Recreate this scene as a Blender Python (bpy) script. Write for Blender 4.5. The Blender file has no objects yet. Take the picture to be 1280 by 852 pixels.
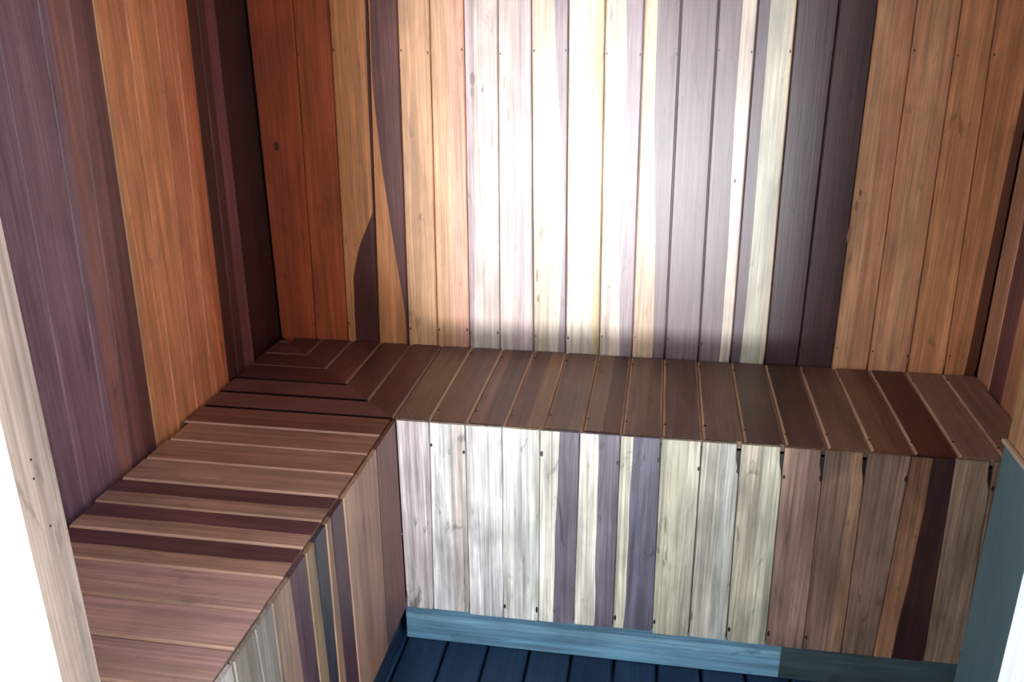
import bpy, math, random
from mathutils import Vector, Matrix
C = bpy.context.scene.collection
random.seed(7)

# ---------------------------------------------------------------- dimensions (metres)
S = 0.598            # seat height
W = 1.775            # room width
DB = 0.455           # depth of the back bench
WL = 0.4607          # width of the left bench
ZP = 0.109           # lower edge of the front panels
KO = 0.0235          # the kickboard stands back by this much
YI, YO = -1.45, -1.50  # inner and outer face of the front wall
HC = 2.15            # ceiling height
PX = 1.684           # face of the boxed-out right wall beyond the bench
DX0, DX1, DZ1 = 0.444, 1.307, 1.98   # door opening


def lin(r, g, b):
    f = lambda c: (c / 255 / 12.92) if c / 255 <= .04045 else ((c / 255 + .055) / 1.055) ** 2.4
    return (f(r), f(g), f(b), 1.0)


# ---------------------------------------------------------------- materials
def wood(name, axis, rough=.42, grain=1.0, spec=.5, coat=0.0):
    """boards with the grain along one axis; board colour and grain offset come from the mesh"""
    m = bpy.data.materials.new(name); m.use_nodes = True
    nt = m.node_tree; N = nt.nodes; L = nt.links
    b = N['Principled BSDF']; b.inputs['Roughness'].default_value = rough
    b.inputs['Specular IOR Level'].default_value = spec
    b.inputs['Coat Weight'].default_value = coat; b.inputs['Coat Roughness'].default_value = .32
    tc = N.new('ShaderNodeTexCoord')
    sd = N.new('ShaderNodeAttribute'); sd.attribute_name = 'seed'
    tn = N.new('ShaderNodeAttribute'); tn.attribute_name = 'tone'
    add = N.new('ShaderNodeVectorMath'); add.operation = 'MULTIPLY_ADD'
    add.inputs[1].default_value = (1, 1, 1)
    L.new(tc.outputs['Object'], add.inputs[0])
    comb = N.new('ShaderNodeCombineXYZ')
    for i in range(3): L.new(sd.outputs['Fac'], comb.inputs[i])
    L.new(comb.outputs[0], add.inputs[2])

    def noise(across, along, detail, dist=0.0):
        mp = N.new('ShaderNodeMapping')
        sc = [across] * 3; sc['xyz'.index(axis)] = along
        mp.inputs['Scale'].default_value = sc
        L.new(add.outputs[0], mp.inputs[0])
        n = N.new('ShaderNodeTexNoise'); n.inputs['Scale'].default_value = 1
        n.inputs['Detail'].default_value = detail; n.inputs['Distortion'].default_value = dist
        n.inputs['Roughness'].default_value = .6
        L.new(mp.outputs[0], n.inputs['Vector']); return n

    def ramp(src, lo, hi, a, c):
        r = N.new('ShaderNodeMapRange')
        r.inputs['From Min'].default_value = lo; r.inputs['From Max'].default_value = hi
        r.inputs['To Min'].default_value = a; r.inputs['To Max'].default_value = c
        L.new(src.outputs['Fac'], r.inputs['Value']); return r

    g1 = ramp(noise(70, 2.2, 5, .6), .3, .7, 1 - .30 * grain, 1 + .18 * grain)
    g2 = ramp(noise(260, 5, 3), .35, .65, 1 - .16 * grain, 1 + .10 * grain)
    g3 = ramp(noise(14, 5, 3, .4), .3, .7, 1 - .22 * grain, 1 + .14 * grain)
    st = ramp(noise(30, 9, 4, 1.0), .62, .72, 1.0, 1 - .35 * grain)     # weather stains
    cur = None
    for g in (g1, g2, g3, st):
        if cur is None: cur = g.outputs[0]
        else:
            mu = N.new('ShaderNodeMath'); mu.operation = 'MULTIPLY'
            L.new(cur, mu.inputs[0]); L.new(g.outputs[0], mu.inputs[1]); cur = mu.outputs[0]
    vm = N.new('ShaderNodeVectorMath'); vm.operation = 'SCALE'
    L.new(tn.outputs['Color'], vm.inputs[0]); L.new(cur, vm.inputs['Scale'])
    L.new(vm.outputs[0], b.inputs['Base Color'])
    bp = N.new('ShaderNodeBump'); bp.inputs['Strength'].default_value = .25; bp.inputs['Distance'].default_value = .0015
    L.new(cur, bp.inputs['Height']); L.new(bp.outputs[0], b.inputs['Normal'])
    return m


MX = wood('boards_lengthwise_x', 'x'); MY = wood('boards_lengthwise_y', 'y'); MZ = wood('boards_lengthwise_z', 'z', grain=1.15); MZV = wood('varnished_wall_boards', 'z', coat=.25, grain=1.15)
MFLOOR = wood('sky_tinted_floor_boards', 'y', rough=.5)
MPAINT = wood('painted_timber', 'z', rough=.5, grain=.35)


# ---------------------------------------------------------------- board builder
class Boards:
    def __init__(s): s.v = []; s.f = []; s.tone = []; s.seed = []

    def face(s, idx, col, sd): s.f.append(idx); s.tone.append(col); s.seed.append(sd)

    def plank(s, M, L, R, v0, v1, bands, th=.018, n=12, gap=.0007, ch=.0022, gapf=None, wob=.0012, lift=0.0, edge=None, edge_r=None):
        """M(u, v, w) -> world. L(t), R(t): board edges. v0(u), v1(u): ends.
        bands: [(start fraction function or number, colour), ...]; edge: colour of the chamfers"""
        sd = random.uniform(0, 40)
        nb = len(bands); nc = nb + 5
        rows = []
        ph = random.uniform(0, 6)
        for i in range(n + 1):
            t = i / n
            l, r = L(t), R(t)
            if r - l < 1e-4: r = l + 1e-4
            gl, gr = gap, gap
            if gapf: e = gapf(t); gl += e[0]; gr += e[1]
            l += gl; r -= gr
            w = r - l; c = min(ch, w * .3)
            us = [(l, -th), (l, -c), (l + c, 0)]
            for k in range(1, nb):
                fr = bands[k][0](t) if callable(bands[k][0]) else bands[k][0]
                fr += wob / max(w, 1e-3) * (math.sin(7 * t + ph) + .6 * math.sin(17 * t + 2 * ph))
                us.append((l + c + (w - 2 * c) * min(max(fr, .02 + .001 * k), .98 + .001 * k), 0))
            us += [(r - c, 0), (r, -c), (r, -th)]
            row = []
            for u, ww in us:
                a, b = v0(u), v1(u)
                row.append(len(s.v)); s.v.append(M(u, a + (b - a) * t, ww + lift))
            rows.append(row)
        cols = [bands[0][1], edge or bands[0][1]] + [b[1] for b in bands] + [edge_r or edge or bands[-1][1], edge_r or bands[-1][1]]
        for i in range(n):
            for j in range(nc - 1 + 0):
                if j + 1 >= len(rows[i]): break
                s.face([rows[i][j], rows[i][j + 1], rows[i + 1][j + 1], rows[i + 1][j]], cols[j], sd)
        s.face(rows[0][::-1], bands[0][1], sd); s.face(rows[-1], bands[-1][1], sd)
        for i in range(n):
            s.face([rows[i][-1], rows[i][0], rows[i + 1][0], rows[i + 1][-1]], bands[0][1], sd)

    def box(s, lo, hi, col):
        b = len(s.v); sd = random.uniform(0, 40)
        for x in (lo[0], hi[0]):
            for y in (lo[1], hi[1]):
                for z in (lo[2], hi[2]): s.v.append((x, y, z))
        for q in ((0, 1, 3, 2), (4, 6, 7, 5), (0, 4, 5, 1), (2, 3, 7, 6), (0, 2, 6, 4), (1, 5, 7, 3)):
            s.face([b + k for k in q], col, sd)

    def nail(s, M, u, v, r=.0022, w=.0005, ru=None, col=lin(30, 20, 18)):
        """nail head or dark nail hole, r long by ru wide"""
        ru = ru or r; b = len(s.v); k = 8
        for h in (-.002, w):
            for i in range(k):
                a = 2 * math.pi * i / k
                s.v.append(M(u + ru * math.cos(a), v + r * math.sin(a), h))
        s.face([b + k + i for i in range(k)], col, 0)
        for i in range(k): s.face([b + i, b + (i + 1) % k, b + k + (i + 1) % k, b + k + i], col, 0)

    def build(s, name, mat, parent=None):
        me = bpy.data.meshes.new(name)
        off = parent.location if parent else Vector((0, 0, 0))
        me.from_pydata([tuple(Vector(p) - off) for p in s.v], [], s.f)
        a = me.attributes.new('tone', 'FLOAT_COLOR', 'FACE')
        for i, c in enumerate(s.tone): a.data[i].color = c
        q = me.attributes.new('seed', 'FLOAT', 'FACE')
        for i, c in enumerate(s.seed): q.data[i].value = c
        me.materials.append(mat); me.update()
        import bmesh
        bm = bmesh.new(); bm.from_mesh(me); bmesh.ops.recalc_face_normals(bm, faces=bm.faces); bm.to_mesh(me); bm.free()
        o = bpy.data.objects.new(name, me); C.objects.link(o); o.parent = parent
        return o


def structure(o, label=None):
    o['kind'] = 'structure'
    if label: o['label'] = label
    return o


def thing(name, label, cat, loc, group=None):
    o = bpy.data.objects.new(name, None); C.objects.link(o); o.location = loc
    o['label'] = label; o['category'] = cat
    if group: o['group'] = group
    return o


lerp = lambda a, b: (lambda t: a + (b - a) * t)
const = lambda a: (lambda *_: a)


def upto(z0, z1, pair):
    """an edge measured at seat height and at 1.45 m, as a function of t along z0..z1"""
    a, b = pair; s = (b - a) / (1.45 - S)
    def f(t):
        z = z0 + (z1 - z0) * t
        return a + s * (min(max(z, S - .05), 1.75) - S)
    return f


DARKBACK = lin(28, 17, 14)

# ---------------------------------------------------------------- wall_back
BACK = [(0, 0.0), (0.1008, 0.1178), (0.1915, 0.2071), (0.2789, 0.3029), (0.3609, 0.3743), (0.4398, 0.4506), (0.5265, 0.5317), (0.6078, 0.6118), (0.6967, 0.689), (0.7804, 0.7744), (0.8672, 0.8568), (0.9509, 0.9434), (1.0337, 1.0236), (1.1174, 1.1046), (1.1963, 1.1878), (1.28, 1.27), (1.359, 1.3577), (1.4408, 1.4359), (1.5254, 1.5163), (1.6182, 1.6051), (1.7024, 1.6753), (1.775, 1.775)]
Z0, Z1 = 0.0, HC
tz = lambda z: (z - Z0) / (Z1 - Z0)


def zr(*pts):
    """piecewise-linear fraction against height: (z, fraction) ..."""
    def f(t):
        z = Z0 + (Z1 - Z0) * t
        if z <= pts[0][0]: return pts[0][1]
        for (a, fa), (b, fb) in zip(pts, pts[1:]):
            if z <= b: return fa + (fb - fa) * (z - a) / (b - a)
        return pts[-1][1]
    return f


RED = lin(166, 76, 42); REDB = lin(172, 84, 48); TAN = lin(208, 140, 88); HEART = lin(104, 62, 58); WEDGE = lin(84, 44, 40)
PEACH = lin(218, 168, 126); PALE = lin(222, 204, 194); CREAM = lin(226, 212, 192); LILAC = lin(168, 148, 152)
GREYP = lin(126, 108, 108); DPURP = lin(104, 84, 92); GREENC = lin(206, 200, 178); DARKP = lin(72, 46, 50); DARKQ = lin(80, 52, 50)
TANR = lin(220, 164, 122); TANS = lin(214, 152, 114); TANT = lin(218, 152, 104); TANU = lin(206, 138, 94)
back_bands = [
    [(0, RED)], [(0, REDB)],
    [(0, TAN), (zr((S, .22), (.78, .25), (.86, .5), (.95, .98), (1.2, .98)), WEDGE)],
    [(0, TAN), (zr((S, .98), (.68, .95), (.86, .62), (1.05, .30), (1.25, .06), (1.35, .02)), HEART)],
    [(0, PEACH)],
    [(0, PEACH), (.5, lin(226, 170, 140))],
    [(0, lin(196, 172, 172)), (zr((S, .1), (.9, .22), (1.45, .3)), PALE)],
    [(0, PALE), (.42, lin(214, 190, 184)), (.62, lin(208, 186, 184))],
    [(0, lin(226, 208, 180)), (.5, CREAM), (zr((S, .8), (.95, .96), (1.1, .9), (1.28, .7), (1.45, .62)), LILAC)],
    [(0, CREAM), (.78, lin(226, 198, 150))],
    [(0, lin(224, 204, 184)), (zr((S, .62), (.9, .50), (1.1, .56), (1.3, .60), (1.5, .52)), LILAC)],
    [(0, lin(228, 194, 160)), (zr((S, .64), (.9, .58), (1.2, .40), (1.5, .34)), GREYP)],
    [(0, GREYP), (.35, lin(124, 104, 102)), (.7, lin(118, 100, 100))],
    [(0, lin(128, 110, 112)), (.35, GREYP), (zr((S, .68), (.9, .70), (1.2, .64), (1.45, .63)), lin(226, 208, 190))],
    [(0, DPURP), (zr((S, .28), (.9, .32), (1.45, .30)), GREENC), (.9, lin(218, 202, 172))],
    [(0, DARKP)], [(0, DARKQ), (.8, DARKP)],
    [(0, TANR), (.45, TANS)], [(0, TANS), (.3, TANR), (.75, TANS)], [(0, TANT)], [(0, TANU), (zr((S, .62), (1.2, .80), (1.5, .9)), lin(96, 52, 32))],  # last board's dark edge band paints in the corner shadow
]
mb = Boards()
mb.box((-.02, .018, 0), (W + .02, .05, HC), DARKBACK)
MB_ = lambda u, v, w: (u, -w, v)
rb = random.Random(3)
for i in range(21):
    foot = (.0025 if 11 <= i else .0012)
    g = lambda t, i=i, foot=foot: (0.0, foot * math.exp(-abs(Z0 + (Z1 - Z0) * t - S) / .022) + .0004)
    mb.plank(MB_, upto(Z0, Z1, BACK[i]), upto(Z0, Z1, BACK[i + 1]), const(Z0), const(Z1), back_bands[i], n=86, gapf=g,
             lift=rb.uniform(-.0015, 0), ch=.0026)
for i in range(1, 21):
    e = upto(Z0, Z1, BACK[i])
    for z, dz in ((S + .045, .006), (1.335, .004)):
        zz = z + rb.uniform(-.006, .006)
        mb.nail(MB_, e(tz(zz)) + rb.choice((-1, 1)) * .006, zz, r=.0016 + rb.uniform(0, dz) * .6, ru=.0018)
for x, z, r, ru, c in ((.549, 1.275, .016, .006, (150, 132, 128)), (.548, 1.245, .012, .004, (156, 138, 136)), (.572, 1.25, .006, .002, (170, 148, 150)), (.042, 1.11, .012, .007, (90, 40, 24)),
                       (1.452, 1.03, .008, .004, (150, 100, 74)), (1.447, 1.0, .014, .003, (160, 108, 80)), (1.44, .93, .022, .005, (164, 112, 84)), (1.17, 1.05, .005, .003, (80, 66, 66)), (.705, .80, .02, .003, (160, 130, 92)), (.708, .74, .01, .003, (150, 120, 84))):
    mb.nail(MB_, x, z, r=r, ru=ru, w=.0002, col=lin(*c))
structure(mb.build('wall_back', MZV))

# ---------------------------------------------------------------- wall_left  (boards upright, counted from the back corner)
LEFT = [(0, 0), (-0.165, -0.155), (-0.2544, -0.2314), (-0.3039, -0.2756), (-0.385, -0.33), (-0.46, -0.40), (-0.54, -0.50), (-0.6259, -0.5965),
        (-0.7154, -0.6669), (-0.7768, -0.7436), (-0.8688, -0.8447), (-.95, -.93), (-1.035, -1.02), (-1.12, -1.11), (-1.205, -1.2), (-1.29, -1.285), (-1.375, -1.375), (YI, YI)]
MAROON = lin(88, 46, 46); ORANGE = lin(234, 154, 106); ORB = lin(230, 144, 102); VIOLET = lin(148, 112, 124); BROWNV = lin(158, 108, 104)
left_bands = [[(0, lin(44, 18, 20)), (.5, lin(62, 28, 30))], [(0, lin(140, 84, 84)), (.6, lin(96, 52, 54))], [(0, lin(84, 42, 38))],  # first board: corner darkness put into its tone
              [(0, lin(214, 124, 84)), (.7, ORB)], [(0, ORB)], [(0, ORANGE)], [(0, ORANGE), (.85, lin(226, 160, 110))],
              [(0, lin(112, 70, 70)), (.5, lin(136, 90, 90))], [(0, BROWNV), (.7, VIOLET)], [(0, VIOLET)], [(0, lin(138, 108, 122))],
              [(0, VIOLET)], [(0, TANS)], [(0, BROWNV)], [(0, TANR)], [(0, VIOLET)], [(0, TANS)]]
mb = Boards()
mb.box((-.05, YI, 0), (-.018, .05, HC), DARKBACK)
ML_ = lambda u, v, w: (w, -u, v)
for i in range(17):
    a, b = LEFT[i], LEFT[i + 1]
    mb.plank(ML_, upto(Z0, Z1, (-a[0], -a[1])), upto(Z0, Z1, (-b[0], -b[1])), const(Z0), const(Z1), left_bands[i], n=24,
             gap=.0007 if not 3 <= i <= 5 else .0003, lift=rb.uniform(-.0015, 0))
structure(mb.build('wall_left', MZ))
MZP = wood('weathered_panel_boards', 'z', grain=1.7)

# ---------------------------------------------------------------- wall_right: flush beside the back bench, boxed out beyond it
mb = Boards()
mb.box((W + .018, -DB, 0), (W + .05, .05, HC), DARKBACK)
MR_ = lambda u, v, w: (W - w, -u, v)
rcol = [[(0, lin(214, 160, 124))], [(0, lin(120, 76, 78))], [(0, TANS)], [(0, TANR)], [(0, HEART)], [(0, TANS)]]
es = [0, .085, .165, .245, .325, .4, DB]
for i in range(6):
    mb.plank(MR_, const(es[i]), const(es[i + 1]), const(Z0), const(Z1), rcol[i], n=8)
mb.box((PX + .018, YI, 0), (W + .05, -DB - .001, HC), DARKBACK)
MQ_ = lambda u, v, w: (PX - w, -u, v)
qs = [DB, .545, .63, .715, .80, .885, .97, 1.055, 1.14, 1.225, 1.31, 1.38, 1.45]
qc = [lin(214, 168, 126), lin(206, 150, 104), DARKQ, TANR, TANS, TANT, HEART, CREAM, TANR, DARKP, TANS, TANT]
for i in range(12):
    mb.plank(MQ_, const(qs[i]), const(qs[i + 1]), const(0.0), const(HC), [(0, qc[i])], n=8)
structure(mb.build('wall_right', MZ))

# ---------------------------------------------------------------- floor, ceiling, front wall, trims, ground outside
mb = Boards()
mb.box((0, YO, -.12), (W, 0, -.02), lin(16, 20, 30))
fx = .4510
xs = [fx + .1 * k for k in range(-5, 15)]
xs = [x for x in xs if -.02 < x < W + .02]; xs[0] = 0.0; xs[-1] = W
MF_ = lambda u, v, w: (u, v, w)
for i in range(len(xs) - 1):
    mb.plank(MF_, const(xs[i]), const(xs[i + 1]), const(YO), const(0.0), [(0, lin(*random.choice([(32, 60, 94), (28, 54, 90), (36, 64, 96)])))], n=6, gap=.003, ch=.004, th=.02)  # navy tones: bluish skylight put into the board colour
structure(mb.build('floor', MFLOOR))

mb = Boards()
mb.box((-.05, YO, HC + .018), (W + .05, .05, HC + .05), DARKBACK)
MC_ = lambda u, v, w: (u, v, HC - w)
for i in range(21):
    mb.plank(MC_, const(W * i / 21), const(W * (i + 1) / 21), const(YI), const(0.0), [(0, random.choice([TANR, TANS, TAN, HEART, PEACH]))], n=4)
structure(mb.build('ceiling', MY))

WHITE = lin(240, 242, 240)
mb = Boards()
for lo, hi in (((-.05, YO, -.55), (DX0 - .0, YI, HC + .05)), ((DX1, YO, -.55), (W + .05, YI, HC + .05)), ((DX0, YO, DZ1), (DX1, YI, HC + .05)), ((DX0, YO, -.55), (DX1, YI - .001, -.12))):
    mb.box(lo, hi, WHITE)
structure(mb.build('wall_front', MPAINT))

# jamb linings in the door opening: weathered bare timber on the left, white on the right
mb = Boards()
JT = .004
MJ_ = lambda u, v, w: (DX0 + JT + w, u, v)
mb.plank(MJ_, const(YO - .001), const(YI + .001), const(0.0), const(DZ1), [(0, lin(196, 172, 156)), (.6, lin(188, 166, 152))], n=40, th=JT, gap=0, ch=.001)
for z in (1.02, 1.005, .99): mb.nail(MJ_, YO + .02 + random.uniform(-.006, .012), z + random.uniform(-.03, .03), r=.0012)
t = mb.build('trim_1', MZ); structure(t, 'weathered pale timber jamb board at the left edge of the doorway')

mb = Boards()
MK_ = lambda u, v, w: (DX1 - JT - w, u, v)
mb.plank(MK_, const(YO - .001), const(YI + .001), const(0.0), const(DZ1), [(0, WHITE)], n=30, th=JT, gap=0, ch=.001)
t = mb.build('trim_2', MPAINT); structure(t, 'white painted jamb board at the right edge of the doorway')

mb = Boards()
mb.box((-9, -16, -.75), (11, YO - .02, -.55), lin(196, 194, 188))
structure(mb.build('ground', MPAINT))

# ---------------------------------------------------------------- bench along the back wall
bk = bl = thing('sauna_bench', 'L-shaped boarded sauna bench built along the left and back walls', 'bench', (.46, -.455, 0))
SEAT_T = .016
PT = .008            # panel board thickness
mb = Boards()
MS_ = lambda u, v, w: (u, -v, S + w)
PW, S0 = .0826, .5356
DKB = lin(112, 84, 72); DKC = lin(102, 76, 66); DKD = lin(120, 92, 76); SEAMC = lin(196, 160, 134)  # SEAMC: edge highlights along the seams, put into the chamfer colour
xs = [S0 + PW * k for k in range(-6, 16)]
xs = [max(x, .0002) for x in xs]; xs[-1] = min(xs[-1], W - .001)
seat_cols = {}
mit = lambda u: u * DB / WL
for i in range(len(xs) - 1):
    k = i - 6
    base = random.choice([DKB, DKC, DKD])
    bands = [(0, base)]
    if k < -1: bands = [(0, random.choice([lin(96, 56, 50), lin(86, 48, 44), lin(104, 62, 56)]))]
    if k == 1: bands = [(0, lin(138, 100, 84)), (zr((0, .3), (2.1, .38)), DKC)]
    if k == 2: bands = [(0, base), (.0, DKB)]
    if k == 2: bands = [(0, lin(112, 72, 64)), (.55, lin(140, 104, 74))]
    if k == 4: bands = [(0, DKD), (.5, lin(88, 54, 44))]
    if k == 11: bands = [(0, lin(126, 90, 70)), (.6, lin(112, 72, 58))]
    if k == 12: bands = [(0, lin(84, 44, 40))]
    if k >= 13: bands = [(0, lin(144, 112, 100))]
    l, r = xs[i], xs[i + 1]
    v1 = (lambda u: DB - PT - .005)
    if l < WL: v1 = lambda u: min(mit(u), DB - PT - .005)
    mb.plank(MS_, const(l), const(r), const(.007 if k >= 4 else .003), v1, bands, th=SEAT_T, n=14, gap=.0006, ch=.0046, edge=SEAMC if k >= -1 else lin(130, 92, 80), lift=rb.uniform(-.001, 0))
    if k >= 0:
        for v in (.05, DB - .07): mb.nail(MS_, l + .006, v + rb.uniform(-.01, .01), r=.0028)
o = mb.build('seat', MY, bk); o['label'] = 'dark brown seat boards along the back wall'

FP = [(0.462, 0.4586), (0.5351, 0.5267), (0.6143, 0.6132), (0.6942, 0.6929), (0.7765, 0.7753), (0.861, 0.8567), (0.946, 0.9462), (1.0297, 1.0344), (1.1123, 1.116), (1.1905, 1.1984), (1.2755, 1.2831), (1.3546, 1.3633), (1.4357, 1.4441), (1.5187, 1.5105), (1.6002, 1.6139), (1.6705, 1.6882), (W - .001, W - .001)]
FP[0] = (WL, WL)
PG = lin(194, 182, 178); PWH = lin(224, 220, 216); PGR = lin(220, 220, 210); PUR = lin(112, 102, 114); PBL = lin(100, 96, 112)
CRM = lin(226, 220, 204); BRA = lin(154, 122, 106); BRB = lin(142, 112, 94)
pb = [[(0, PG)], [(0, PWH), (.6, lin(204, 192, 184))], [(0, PWH)], [(0, PGR)],
      [(0, CRM), (lerp(.40, .48), PUR)], [(0, CRM), (lerp(.54, .45), PUR)], [(0, lin(214, 206, 184)), (lerp(.26, .30), PBL)],
      [(0, lin(186, 180, 156)), (.6, lin(194, 188, 168))], [(0, lin(186, 178, 164)), (.5, lin(184, 182, 172))], [(0, lin(180, 170, 148)), (.55, lin(186, 182, 160))],
      [(0, BRA)], [(0, BRB), (.7, lin(168, 128, 98))], [(0, BRB)], [(0, lin(150, 104, 76)), (lerp(.35, .50), lin(64, 30, 26))],  # browner from here rightwards: jamb shade put into the board tones
      [(0, lin(150, 120, 98))], [(0, lin(138, 108, 88))]]
mb = Boards()
ZT = S - .002
MP_ = lambda u, v, w: (u, -DB - w, v)
vl = lambda pr: lerp(pr[1], pr[0])
for i in range(16):
    slot = .0075 if 8 <= i <= 11 or i == 14 else .0008
    g = lambda t, s=slot, i=i: (0.0, s * (1 / (1 + math.exp((1 - t - .10) * 60))) + .0025 * math.exp(-t / .03) + (.001 if i in (7, 8) else 0))
    mb.plank(MP_, vl(FP[i]), vl(FP[i + 1]), const(ZP + rb.uniform(-.002, .003)), const(ZT), pb[i], th=PT, n=44, gap=.0006, gapf=g, ch=.0018, lift=rb.uniform(-.0015, 0))
for i in range(1, 16):
    for z in (S - .05 - rb.uniform(0, .02), ZP + .03):
        if rb.random() < .35: continue
        t = (z - ZP) / (ZT - ZP)
        mb.nail(MP_, vl(FP[i])(t) + .004 * rb.choice((-1, 1)), z, r=.004 + rb.uniform(0, .005), ru=.0028)
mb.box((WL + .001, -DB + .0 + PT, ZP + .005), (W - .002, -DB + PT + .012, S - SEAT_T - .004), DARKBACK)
o = mb.build('front_panel', MZP, bk); o['label'] = 'pale upright boards under the back seat'

MKB = lambda u, v, w: (v, -DB + KO - w, u)
MXK = wood('kickboard_timber', 'x', rough=.5, grain=1.3)
mb = Boards()
mb.plank(MKB, const(.001), const(ZP + .012), const(WL - KO + .014), const(1.322), [(0, lin(120, 166, 190)), (.45, lin(134, 176, 196)), (.62, lin(104, 146, 170))], th=.018, n=10, gap=0)  # bluish light from the door is part of this colour
o = mb.build('kickboard', MXK, bk); o['label'] = 'long kickboard, blue-grey from cool door light'
mb = Boards()
mb.plank(MKB, const(.001), const(ZP + .012), const(1.3225), const(W - .002), [(0, lin(70, 84, 88))], th=.018, n=6, gap=0)  # darker colour carries the shade past the edge of the door light
o = mb.build('kickboard', MXK, bk); o['label'] = 'short kickboard at the right end, coloured dark for shade beyond the door light'

# ---------------------------------------------------------------- bench along the left wall
mb = Boards()
MT_ = lambda u, v, w: (v, -u, S + w)
ys = [max(.0002, PW * k - .0456) for k in range(0, 19)]
ys[-1] = -YI - .001
LT = lin(172, 132, 112); LT2 = lin(184, 146, 126); BAND = lin(112, 72, 78); LP_ = lin(202, 162, 154); SEAML = lin(220, 180, 156)  # SEAML: painted edge highlight for the left seat seams
mitx = lambda y: y * WL / DB
for i in range(len(ys) - 1):
    k = i
    if k <= 3: bands = [(0, random.choice([lin(92, 52, 50), lin(84, 46, 48), lin(104, 62, 60)]))]
    elif k <= 5: bands = [(0, lin(118, 78, 74))]
    elif k == 6: bands = [(0, lin(130, 88, 74))]
    elif k <= 8: bands = [(0, LT), (.5, lin(166, 124, 104))]
    elif k == 9: bands = [(0, LT2)]
    elif k <= 12: bands = [(0, BAND), (lerp(.55, .52), LT2)]
    else: bands = [(0, LP_), (.5, lin(206, 168, 154))]
    l, r = ys[i], ys[i + 1]
    v1 = (lambda u: WL - PT - .004)
    if l < DB: v1 = lambda u: min(mitx(u), WL - PT - .004)
    ga = .0052 if k in (4, 5) else .0008
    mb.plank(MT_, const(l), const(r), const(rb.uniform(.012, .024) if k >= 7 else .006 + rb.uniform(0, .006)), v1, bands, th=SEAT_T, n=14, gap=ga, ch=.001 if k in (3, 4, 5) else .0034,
             edge=SEAML if k >= 6 else lin(126, 90, 82), edge_r=lin(20, 11, 12) if k in (3, 4, 5) else None, lift=rb.uniform(-.001, 0))  # near-black sides paint in the shade of the open gaps
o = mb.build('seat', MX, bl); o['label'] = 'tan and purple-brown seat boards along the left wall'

LPE = [(-DB, -DB), (-0.5888, -0.6007), (-0.7838, -0.7769), (-0.8454, -0.8394), (-0.8697, -0.8751), (-0.9233, -0.910), (-0.9596, -0.9495), (-1.0225, -1.005), (-1.0908, -1.0894), (-1.1507, -1.125), (-1.22, -1.20), (-1.3, -1.3), (-1.38, -1.38), (YI + .001, YI + .001)]
lb = [[(0, lin(126, 76, 68)), (.75, lin(120, 82, 72))], [(0, lin(178, 134, 112)), (.7, lin(196, 154, 128))], [(0, lin(98, 66, 74))], [(0, lin(176, 138, 112))], [(0, lin(74, 70, 78))],
      [(0, lin(170, 140, 110))], [(0, lin(106, 80, 88))], [(0, lin(176, 144, 126)), (.5, lin(166, 140, 122))], [(0, lin(160, 150, 140))], [(0, lin(160, 148, 136))], [(0, PG)], [(0, BRA)], [(0, BRB)]]
mb = Boards()
MPL_ = lambda u, v, w: (WL + w, -u, v)
for i in range(13):
    a, b = LPE[i], LPE[i + 1]
    slot = .004 if i in (4, 9) else .0012
    g = lambda t, s=slot: (0.0, s * max(0, (t - .4) / .6))
    mb.plank(MPL_, lerp(-a[1], -a[0]), lerp(-b[1], -b[0]), const(ZP), const(ZT), lb[i], th=PT, n=16, gap=.0007, gapf=g, ch=.0018, lift=rb.uniform(-.0015, 0))
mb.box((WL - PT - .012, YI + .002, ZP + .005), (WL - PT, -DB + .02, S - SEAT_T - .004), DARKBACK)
o = mb.build('front_panel', MZ, bl); o['label'] = 'dark and tan upright boards under the left seat'
MKL = lambda u, v, w: (WL - KO + w, -v, u)
mb = Boards()
mb.plank(MKL, const(.001), const(ZP + .012), const(DB - KO), const(-YI - .001), [(0, lin(52, 66, 92))], th=.018, n=8, gap=0)  # navy carries the cool low light in the board colour
o = mb.build('kickboard', MY, bl); o['label'] = 'kickboard under the left seat, cool light in its navy colour'

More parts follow.
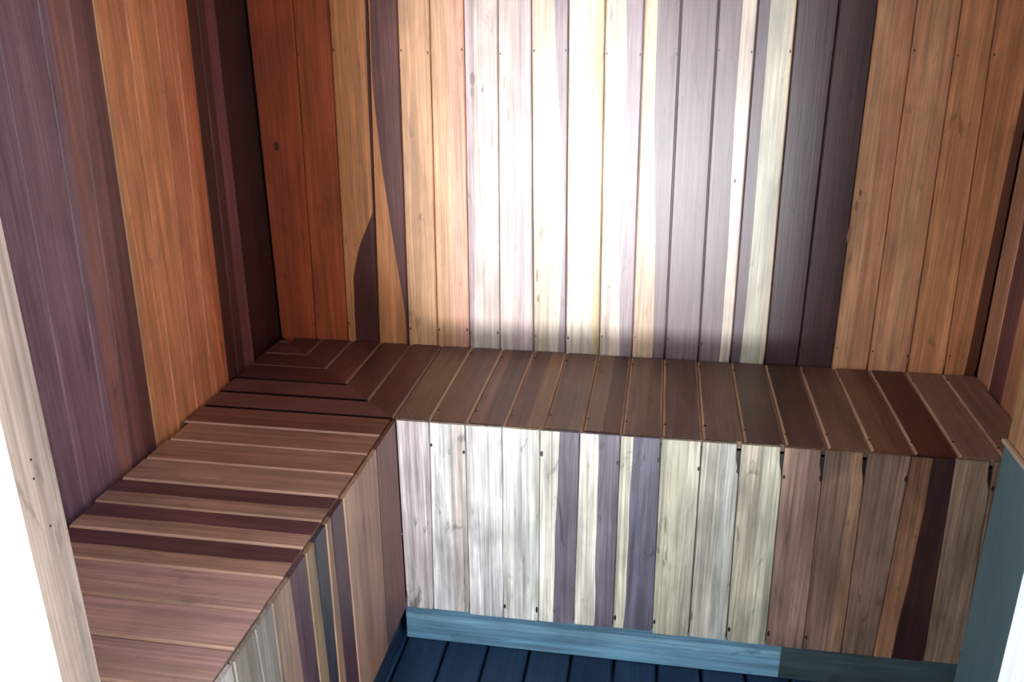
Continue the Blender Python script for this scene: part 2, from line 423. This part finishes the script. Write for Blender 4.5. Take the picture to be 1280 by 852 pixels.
# ---------------------------------------------------------------- low blue-green boarding at the right, in front of the bench end
wp = thing('wainscot_panel', 'blue-green painted low boarding at the right beyond the bench end', 'wall panel', (PX, -1.0, 0))
TEAL = lin(102, 132, 138)
mb = Boards()
MW_ = lambda u, v, w: (PX - .004 - w, -u, v)
for a, b in ((DB + .002, .80), (.80, 1.12), (1.12, 1.448)):
    mb.plank(MW_, const(a), const(b), const(.001), const(.645), [(0, TEAL)], th=.003, n=10, gap=.0004, ch=.0015)
mb.build('board', MPAINT, wp)
mb = Boards()
MCAP = lambda u, v, w: (PX - .003 - .008 + u, -v, .650 + w)
mb.plank(MCAP, const(0.0), const(.010), const(DB + .002), const(1.448), [(0, lin(206, 184, 168))], th=.006, n=6, gap=0, ch=.0015)
o = mb.build('cap_strip', MY, wp); o['label'] = 'pale timber cap strip'

# ---------------------------------------------------------------- light
w = bpy.data.worlds.new('sky'); bpy.context.scene.world = w; w.use_nodes = True
bg = w.node_tree.nodes['Background']; bg.inputs[0].default_value = (.84, .92, 1.0, 1); bg.inputs[1].default_value = 3.5


def light(name, kind, loc, target, energy, color, **kw):
    d = bpy.data.lights.new(name, kind); d.energy = energy; d.color = color
    for k, v in kw.items(): setattr(d, k, v)
    o = bpy.data.objects.new(name, d); C.objects.link(o); o.location = loc
    o.rotation_euler = (Vector(target) - Vector(loc)).to_track_quat('-Z', 'Y').to_euler(); return o


light('daylight_through_door', 'SPOT', (.95, -6.5, -.2), (.68, 0, .98), 3100, (.97, .97, 1.0), spot_size=math.radians(17.5), spot_blend=1.0, shadow_soft_size=.65)

# ---------------------------------------------------------------- camera
cam = bpy.data.cameras.new('camera'); co = bpy.data.objects.new('camera', cam); C.objects.link(co)
cam.sensor_width = 36; cam.lens = 1092.67 / 1280 * 36; cam.clip_start = .02
r = Vector((0.986, 0.1667, -0.0061)).normalized(); u = Vector((-0.0533, 0.3495, 0.9354))
b = -Vector((-0.1581, 0.922, -0.3535)).normalized(); u = b.cross(r).normalized(); r = u.cross(b).normalized()
co.matrix_world = Matrix(((r.x, u.x, b.x, .9997), (r.y, u.y, b.y, -2.099), (r.z, u.z, b.z, 1.4254), (0, 0, 0, 1)))
sc = bpy.context.scene; sc.camera = co
sc.view_settings.view_transform = 'Standard'; sc.view_settings.look = 'None'
sc.view_settings.exposure = 0; sc.view_settings.gamma = 1
